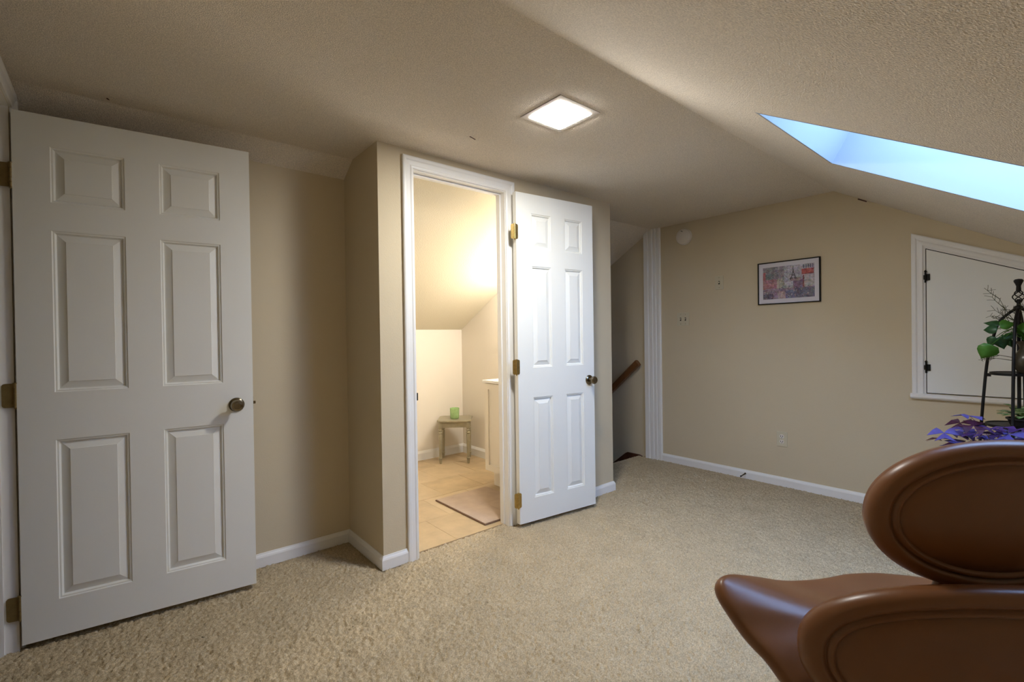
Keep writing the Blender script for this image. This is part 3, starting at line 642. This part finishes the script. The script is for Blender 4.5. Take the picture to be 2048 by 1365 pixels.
def lower_shell():
    bm = BM(); O = Vector((0, .17, .385)); th = .050; rings = []
    # direction outward in the boundary plane, and the local 'thickness' direction
    cen = Vector((0, .14, .30))
    outs = []
    for i in range(nL):
        t = (loop[(i+1) % nL]-loop[i-1]).normalized(); o_ = (loop[i]-cen); nrm_ = (o_ - t*o_.dot(t)).normalized()
        # thickness axis: perpendicular to the tangent and to the line running in toward the seat
        inn = (O-loop[i]); inn = (inn - t*inn.dot(t)).normalized(); ax = t.cross(inn).normalized()
        if ax.z > 0: ax = -ax
        if abs(ax.z) < .35 and (Vector((ax.x, ax.y, 0)).dot(Vector((loop[i].x, loop[i].y-.14, 0))) < 0): ax = -ax
        outs.append((inn, ax))
    # smooth frames
    for _ in range(4):
        outs = [((outs[i-1][0]+outs[i][0]*2+outs[(i+1) % nL][0]).normalized(), (outs[i-1][1]+outs[i][1]*2+outs[(i+1) % nL][1]).normalized()) for i in range(nL)]
    def top(i, r):
        b = loop[i] + outs[i][0]*.02; p = O + (b-O)*r
        z = O.z + (b.z-O.z)*(r**(2.2 if b.z > O.z else 1.6)); return Vector((p.x, p.y, z))
    for r in (.12, .3, .5, .68, .82, .92, 1.0): rings.append([top(i, r) for i in range(nL)])
    for a in (25, 55, 90, 125, 155):    # rounded rim
        rings.append([loop[i]+outs[i][0]*(.02-.02*math.sin(R(a)))+outs[i][1]*(th/2*(1-math.cos(R(a)))) for i in range(nL)])
    Ob = Vector((0, .13, .235))
    under = []
    for i in range(nL): under.append(loop[i]+outs[i][0]*.02+outs[i][1]*th)
    rings.append(under)
    for r in (.93, .86, .74, .6, .42, .22):
        rr = []
        for i in range(nL):
            b = under[i]; p = Ob+(b-Ob)*r; w = math.sin(PI*min(1, max(0, 1-r)))
            z = Ob.z+(b.z-Ob.z)*(r**1.7 if b.z > Ob.z else r); q = Vector((p.x, p.y, z))
            hd = Vector((b.x, b.y-.13, 0)); hd = hd.normalized() if hd.length > .01 else hd
            if b.z > .5: q += hd*.03*math.sin(PI*(1-r))
            rr.append(q)
        rings.append(rr)
    vr = [[bm.verts.new(P(p.x, p.y, p.z)) for p in rg_] for rg_ in rings]
    for A_, B_ in zip(vr, vr[1:]):
        for k in range(nL): bm.faces.new((A_[k], A_[(k+1) % nL], B_[(k+1) % nL], B_[k]))
    ct = bm.verts.new(P(O.x, O.y, O.z)); cb = bm.verts.new(P(Ob.x, Ob.y, Ob.z))
    for k in range(nL): bm.faces.new((vr[0][(k+1) % nL], vr[0][k], ct)); bm.faces.new((vr[-1][k], vr[-1][(k+1) % nL], cb))
    o_ = obj('seat_shell', bm, LEATHER, ch, smooth=True)
    md = o_.modifiers.new('sub', 'SUBSURF'); md.levels = md.render_levels = 1
lower_shell()
def padded_shield(name, a, b, zc, ex, f0, kf, lean, th, band):
    nA = 96
    def outline(s, off=0):   # s angle ; off inset
        c, sn = math.cos(s), math.sin(s); e = 2/ex
        return ((a-off)*math.copysign(abs(c)**e, c), (b-off)*math.copysign(abs(sn)**e, sn))
    def surf(l, zz_, n):      # n: + toward the camera side (rear)
        f = f0+kf*l*l+lean*zz_; return P(l, f-n, zc+zz_)
    rings = []
    for off in (.30, .15, .09, .05, .022): # front cushion
        s = max(0, 1-off/.163) if off > .1 else None
        rings.append([surf(*( (x, y)), -th-.012*math.sin(min(1, off/.1)*PI/2)) for x, y in [((outline(2*PI*k/nA)[0]*max(.08, 1-off/.163), outline(2*PI*k/nA)[1]*max(.08, 1-off/.163)) if off > .1 else outline(2*PI*k/nA, off)) for k in range(nA)]])
    for an in (-70, -40, 0, 40, 70): # rim roll
        rings.append([surf(*outline(2*PI*k/nA, .022*(1-math.cos(R(an)))), th*math.sin(R(an))) for k in range(nA)])
    for off, n in [(band*.75, th+.001), (band, th-.002), (band+.003, th-.009), (band+.006, th-.009), (band+.008, th-.001), (band+.013, th+.002), (band+.018, th-.001), (band+.020, th-.007), (band+.023, th-.007), (band+.026, th-.002), (band+.05, th+.002), (band+.08, th+.005)]:
        rings.append([surf(*outline(2*PI*k/nA, off), n) for k in range(nA)])
    rings.append([surf(outline(2*PI*k/nA)[0]*.12, outline(2*PI*k/nA)[1]*.05, th+.010) for k in range(nA)])
    bm = BM(); vr = [[bm.verts.new(p) for p in rg_] for rg_ in rings]
    for A_, B_ in zip(vr, vr[1:]):
        for k in range(nA): bm.faces.new((A_[k], A_[(k+1) % nA], B_[(k+1) % nA], B_[k]))
    bm.faces.new(vr[0][::-1]); bm.faces.new(vr[-1])
    return obj(name, bm, LEATHER, ch, smooth=True)
padded_shield('backrest', .264, .183, .735, 2.1, .028, .45, -.16, .030, .034)
padded_shield('seat_back_shell', .432, .205, .423, 2.3, -.058, .50, -.10, .028, .038)
bm = BM()  # neck joining back and seat
nk = [(.15, .07, .47, .045), (.12, .06, .54, .035), (.10, .058, .60, .024), (.10, .060, .64, .018)]
rg = []
for w_, f, z, t_ in nk: rg.append([bm.verts.new(P(w_*math.cos(2*PI*k/20), f+t_*math.sin(2*PI*k/20), z)) for k in range(20)])
for A_, B_ in zip(rg, rg[1:]):
    for k in range(20): bm.faces.new((A_[k], A_[(k+1) % 20], B_[(k+1) % 20], B_[k]))
bm.faces.new(rg[0][::-1]); bm.faces.new(rg[-1]); obj('neck', bm, LEATHER, ch, smooth=True)
bm = BM(); lathe(bm, [(.08, .235), (.08, .222), (.025, .20), (.022, .06), (.03, .045), (0.0, .04)], 20, Matrix.Translation(P(0, .13, 0))); obj('column', bm, STEEL, ch, smooth=True, auto=40)
for k in range(4):
    a = PI/4+k*PI/2; c = P(0, .13, 0); d_ = Vector((math.cos(a), math.sin(a), 0)); bm = BM()
    tube(bm, [c+d_*.01+Vector((0, 0, .070)), c+d_*.12+Vector((0, 0, .055)), c+d_*.26+Vector((0, 0, .028)), c+d_*.31+Vector((0, 0, .014))], [.022, .018, .013, .010], 10); obj('leg', bm, STEEL, ch, smooth=True)

# ------------------------------------------------------------ plant stand
SXp, SYp = 3.30, .178
ps = thing('plant_stand', 'black wrought iron plant stand with a twisted basket finial', 'plant stand', (SXp, SYp, 0))
bm = BM(); tube(bm, [(0, 0, .42), (0, 0, 1.31)], .007, 10); obj('pole', bm, BLACKM, ps)
fin = BM(); lathe(fin, [(.006, 1.345), (.009, 1.352), (.008, 1.372), (.012, 1.384), (.016, 1.392), (.017, 1.399), (.012, 1.405), (0, 1.407)], 16)
fo = obj('finial', fin, BLACKM, ps, smooth=True)
bm = BM()
for k in range(4):
    pts = []
    for i in range(21):
        t = i/20; a = k*PI/2+t*PI*1.1; rr = .003+.0175*math.sin(PI*t)**.8; pts.append((rr*math.cos(a), rr*math.sin(a), 1.292+.060*t))
    tube(bm, pts, .0024, 6)
obj('twisted_basket', bm, BLACKM, fo, smooth=True)
bm = BM(); lathe(bm, [(0, 1.256), (.014, 1.258), (.017, 1.266), (.016, 1.274), (.010, 1.280), (0, 1.282)], 16); obj('collar', bm, BLACKM, ps, smooth=True)
legr = catmull([(0.012, 1.262), (.034, 1.243), (.068, 1.200), (.088, 1.125), (.104, 1.042), (.114, .954), (.124, .816), (.132, .689), (.145, .45), (.165, .20), (.185, .0)], 4)
for k in range(4):
    a = R(84)+k*PI/2; bm = BM(); tube(bm, [(r_*math.cos(a), r_*math.sin(a), z+.006 if z < .01 else z) for r_, z in legr], .0062, 8); obj('leg', bm, BLACKM, ps, smooth=True)
def tray(z, r_, r0=.0):
    bm = BM(); lathe(bm, [(0.0, z-.003), (r_-.004, z-.003), (r_, z-.008), (r_+.001, z+.004), (r_-.003, z+.004), (r_-.004, z), (0, z)], 36); t = obj('shelf', bm, BLACKM, ps, smooth=True, auto=35)
    for k in range(4):
        b2 = BM(); a = R(84)+k*PI/2; box(b2, r_-.004, r_+.016, -.004, .004, z-.020, z-.004, Matrix.Rotation(a, 4, 'Z')); obj('bracket', b2, BLACKM, t)
tray(.955, .100); tray(.706, .116); tray(.445, .138)
# leaf builder
def leaf_mesh(name, kind, L, W, m, bend=.25, fold=.15):
    outl = {'heart': [(0, 0), (.10, .34), (.28, .50), (.48, .46), (.68, .30), (.86, .12), (1, 0)], 'oval': [(0, 0), (.12, .22), (.32, .42), (.55, .46), (.78, .30), (.93, .10), (1, 0)], 'pointed': [(0, 0), (.15, .26), (.35, .36), (.6, .26), (.85, .09), (1, 0)]}[kind]
    bm = BM(); mid = []; le = []; ri = []; lm = []; rm = []
    for t, w in outl:
        z = -bend*L*t*t; mid.append(bm.verts.new((t*L, 0, z)))
        if w > 0:
            le.append(bm.verts.new((t*L-(.06*L if kind == 'heart' and t < .15 else 0), w*W, z+fold*w*W))); ri.append(bm.verts.new((t*L-(.06*L if kind == 'heart' and t < .15 else 0), -w*W, z+fold*w*W)))
        else: le.append(None); ri.append(None)
    n = len(outl)
    for i in range(n-1):
        for S, sg in ((le, 1), (ri, -1)):
            vs_ = [mid[i], mid[i+1]] + ([S[i+1]] if S[i+1] else []) + ([S[i]] if S[i] else [])
            bm.faces.new(vs_ if sg > 0 else vs_[::-1])
    r = bmesh.ops.extrude_face_region(bm, geom=bm.faces[:]); vs2 = [v for v in r['geom'] if isinstance(v, bmesh.types.BMVert)]
    for v in vs2: v.co.z -= .0012
    bmesh.ops.recalc_face_normals(bm, faces=bm.faces[:]); me = bpy.data.meshes.new(name); bm.to_mesh(me); bm.free(); me.materials.append(m)
    for p in me.polygons: p.use_smooth = True
    return me
def put_leaf(me, parent, base, tip_dir, up=Vector((0, 0, 1)), name='leaf', scale=1):
    x = Vector(tip_dir).normalized(); y = Vector(up).cross(x)
    y = y.normalized() if y.length > 1e-4 else Vector((0, 1, 0)); z = x.cross(y)
    o_ = bpy.data.objects.new(name, me); COL.objects.link(o_); o_.parent = parent
    Mx = Matrix((x, y, z)).transposed().to_4x4(); Mx.translation = Vector(base); o_.matrix_local = Mx @ Matrix.Scale(scale, 4); return o_
# vine in a bronze vase on the top shelf
vb = Vector((SXp+.0, SYp-.030, .9562))
vv_ = thing('potted_vine', 'trailing green vine with twigs in a dark bronze vase on the plant stand', 'potted plant', vb)
bm = BM(); lathe(bm, [(0, 0), (.030, 0), (.036, .006), (.048, .030), (.054, .055), (.048, .085), (.034, .108), (.029, .120), (.034, .138), (.046, .150), (.047, .153), (.043, .152), (.030, .138), (.025, .120), (.030, .105), (.0, .100)], 28, None); bmv = obj('vase', bm, VASEM, vv_, smooth=True)
lm_h = leaf_mesh('leaf_heart', 'heart', .070, .058, LEAF); lm_b = leaf_mesh('leaf_heart_bright', 'heart', .066, .062, LEAF2); lm_p = leaf_mesh('leaf_pointed', 'pointed', .080, .060, LEAF)
SC_ = Vector((-.10, .0, 0))
def q(y, z, x=3.24): return Vector((x, y, z)) - vb
camdir = Vector((-.99, -.05, .12))
leaves = [  # base (y, z), tip (y, z), mesh, x
    (.232, 1.188, .285, 1.205, lm_p, 3.24), (.243, 1.168, .292, 1.168, lm_h, 3.22), (.252, 1.130, .278, 1.088, lm_h, 3.24), (.262, 1.095, .300, 1.020, lm_b, 3.21),
    (.236, 1.185, .185, 1.195, lm_b, 3.22), (.240, 1.130, .222, 1.072, lm_h, 3.25), (.232, 1.140, .196, 1.090, lm_p, 3.26), (.225, 1.120, .188, 1.150, lm_p, 3.25), (.16, 1.150, .115, 1.210, lm_b, 3.24), (.14, 1.16, .10, 1.15, lm_h, 3.22)]
for by_, bz_, ty_, tz_, me_, xx_ in leaves:
    b_ = q(by_, bz_, xx_); t_ = q(ty_, tz_, xx_+.012); L_ = (t_-b_).length
    put_leaf(me_, vv_, b_, t_-b_, camdir+Vector((0, rnd.uniform(-.3, .3), rnd.uniform(0, .5))), scale=max(.8, L_/.066))
neck_p = Vector((0, 0, .145))
stm = BM()
for by_, bz_, ty_, tz_, me_, xx_ in leaves:
    b_ = q(by_, bz_, xx_); mid_ = (neck_p+b_)/2+Vector((-.01, 0, .05)); pts = catmull([tuple(neck_p), tuple(mid_), tuple(b_)], 5); tube(stm, pts, [.0022-.0010*i/len(pts) for i in range(len(pts))], 5)
tag(obj('stems', stm, LEAF2, vv_), kind='stuff')
tw = BM()
def twig(bm, base, ang, el, L_, depth, x0=0):
    d_ = Vector((rnd.uniform(-.15, .15), math.cos(el)*ang, math.sin(el))).normalized(); p = Vector(base); pts = [p.copy()]
    for i in range(4):
        d_ = (d_+Vector((rnd.uniform(-.1, .1), rnd.uniform(-.15, .15), rnd.uniform(-.12, .05)))).normalized(); p = p+d_*L_/4; pts.append(p.copy())
        if depth and i > 0:
            for s_ in (1, -1):
                if rnd.random() < .75: twig(bm, p, ang if rnd.random() < .8 else -ang, el+s_*rnd.uniform(.4, .9), L_*.35, depth-1)
    tube(bm, pts, [.0016, .0015, .0013, .0011, .0009] if depth else .0009, 5)
for (z_, ang, el, L_) in ((.150, 1, 1.1, .14), (.150, 1, .9, .13), (.150, 1, 1.25, .19), (.150, 1, 1.35, .23), (.150, -1, 1.2, .2), (.150, -1, .9, .14), (.145, 1, .2, .07), (.148, -1, 1.4, .24)):
    twig(tw, (0, 0, z_), ang, el, L_, 2)
for (z_, L_) in ((.075, .10), (.060, .085)): twig(tw, (-.02, .045, z_), 1, .25, L_, 2)
tag(obj('twigs', tw, TWIG, vv_), kind='stuff')
# variegated plant on the middle shelf
vg = thing('potted_variegated_plant', 'cream and green variegated plant in a low black pot on the plant stand', 'potted plant', (SXp-.01, SYp-.012, .7072))
bm = BM(); lathe(bm, [(0, 0), (.042, 0), (.052, .028), (.058, .030), (.058, .036), (.050, .036), (.046, .026), (0, .026)], 28); obj('pot', bm, DPOT, vg, smooth=True, auto=40)
bm = BM(); lathe(bm, [(0, .0265), (.046, .0265), (.047, .031), (0, .033)], 20); obj('soil', bm, SOIL, vg)
lmv = leaf_mesh('leaf_variegated', 'oval', .055, .040, VARI); lmg = leaf_mesh('leaf_small_pointed', 'pointed', .050, .026, LEAF2)
for k in range(26):
    a = rnd.uniform(0, 2*PI); r_ = rnd.uniform(.004, .03); z = .035+rnd.uniform(0, .045); el = rnd.uniform(-.1, .9)
    put_leaf(lmv if rnd.random() < .75 else lmg, vg, (r_*math.cos(a), r_*math.sin(a), z), (math.cos(a)*math.cos(el), math.sin(a)*math.cos(el), math.sin(el)), scale=rnd.uniform(.8, 1.1))
for k in range(5):
    a = R(60+k*18); put_leaf(lmg if k % 2 == 0 else lmv, vg, (.03*math.cos(a), .03*math.sin(a), .045+.008*(k % 3)), (math.cos(a), math.sin(a), .15+.25*(k % 2)), scale=1.1)
# blue and white planter on the lowest shelf
bp = thing('planter', 'blue and white glazed planter low on the plant stand behind purple leaves', 'planter', (SXp-.01, SYp-.02, .4458))
bm = BM(); lathe(bm, [(0, 0), (.050, 0), (.056, .006), (.066, .12), (.074, .225), (.079, .232), (.079, .244), (.072, .244), (.068, .225), (0, .22)], 32); obj('pot', bm, BLUEP, bp, smooth=True, auto=40)
# purple oxalis on its own little stand in front
OXC = Vector((2.93, .225, 0)); OZ = .50
tb = thing('plant_table', 'low round metal plant table behind the leather chair', 'plant table', OXC)
bm = BM(); lathe(bm, [(0, OZ-.012), (.12, OZ-.012), (.125, OZ-.006), (.12, OZ-.0005), (0, OZ-.0005)], 30); obj('table_top', bm, BLACKM, tb, smooth=True, auto=40)
for k in range(3):
    a = k*2*PI/3+.3; bm = BM(); tube(bm, [(.09*math.cos(a), .09*math.sin(a), OZ-.01), (.13*math.cos(a), .13*math.sin(a), .006)], .006, 8); obj('leg', bm, BLACKM, tb)
ox = thing('potted_oxalis', 'purple leaved oxalis plant with triangular leaves, peeping over the leather chair back', 'potted plant', (OXC.x, OXC.y, OZ))
bm = BM(); lathe(bm, [(0, 0), (.060, 0), (.066, .006), (.084, .10), (.090, .102), (.090, .116), (.082, .116), (.076, .098), (0, .096)], 30); obj('pot', bm, TERRA, ox, smooth=True, auto=40)
bm = BM(); lathe(bm, [(0, .0965), (.075, .0965), (.076, .103), (0, .105)], 20); obj('soil', bm, SOIL, ox)
def ox_mesh(s, m):
    bm = BM()
    for k in range(3):
        a = k*2*PI/3; ca, sa = math.cos(a), math.sin(a)
        def W(x, y, z): return (ca*x-sa*y, sa*x+ca*y, z)
        c0 = bm.verts.new((0, 0, 0)); cm = bm.verts.new(W(s*.86, 0, s*.04)); l_ = bm.verts.new(W(s*.98, s*.72, -s*.22)); r_ = bm.verts.new(W(s*.98, -s*.72, -s*.22)); lm_ = bm.verts.new(W(s*.48, s*.40, -s*.10)); rm_ = bm.verts.new(W(s*.48, -s*.40, -s*.10))
        bm.faces.new((c0, cm, lm_)); bm.faces.new((lm_, cm, l_)); bm.faces.new((c0, rm_, cm)); bm.faces.new((rm_, r_, cm))
    r = bmesh.ops.extrude_face_region(bm, geom=bm.faces[:])
    for v in [v for v in r['geom'] if isinstance(v, bmesh.types.BMVert)]: v.co.z -= .0010
    bmesh.ops.recalc_face_normals(bm, faces=bm.faces[:]); me = bpy.data.meshes.new('leaf'); bm.to_mesh(me); bm.free(); me.materials.append(m); return me
oxm = [ox_mesh(.047, m) for m in OX]; stems = BM()
heads = [(.310, .785, 0), (.345, .742, 1), (.290, .748, 1), (.330, .722, 0), (.385, .705, 0), (.410, .672, 1), (.355, .685, 2), (.275, .720, 2), (.245, .742, 2), (.205, .750, 2), (.185, .725, 0), (.235, .700, 0), (.300, .692, 0), (.155, .735, 2), (.130, .715, 2), (.340, .660, 0), (.20, .69, 2), (.16, .68, 1), (.26, .665, 0), (.10, .70, 0), (.07, .72, 2), (.04, .69, 2)]
for i, (y, z, c) in enumerate(heads):
    x = OXC.x+rnd.uniform(-.10, .06); hp = Vector((x, y, z))-Vector((OXC.x, OXC.y, OZ)); rz = rnd.uniform(0, 2*PI); tl = Vector((rnd.uniform(-.5, .1), rnd.uniform(-.3, .3), 1)).normalized()
    o_ = bpy.data.objects.new('leaf', oxm[c]); COL.objects.link(o_); o_.parent = ox
    Mx = tl.to_track_quat('Z', 'Y').to_matrix().to_4x4() @ Matrix.Rotation(rz, 4, 'Z'); Mx.translation = hp; o_.matrix_local = Mx @ Matrix.Scale(rnd.uniform(.85, 1.15), 4)
    b0 = Vector((rnd.uniform(-.03, .03), rnd.uniform(-.03, .03), .10)); md_ = (b0+hp)/2+Vector((0, 0, .03)); tube(stems, catmull([tuple(b0), tuple(md_), tuple(hp)], 4), .0011, 5)
for k in range(14):
    a = rnd.uniform(0, 2*PI); r_ = rnd.uniform(.03, .15); hp = Vector((r_*math.cos(a), r_*math.sin(a), .14+rnd.uniform(0, .05)))
    o_ = bpy.data.objects.new('leaf', oxm[k % 3]); COL.objects.link(o_); o_.parent = ox; Mx = Matrix.Rotation(rnd.uniform(0, 6), 4, 'Z'); Mx.translation = hp; o_.matrix_local = Mx
    tube(stems, [(0, 0, .1), tuple(hp*.5+Vector((0, 0, .06))), tuple(hp)], .0011, 5)
tag(obj('stems', stems, OXSTEM, ox), kind='stuff')
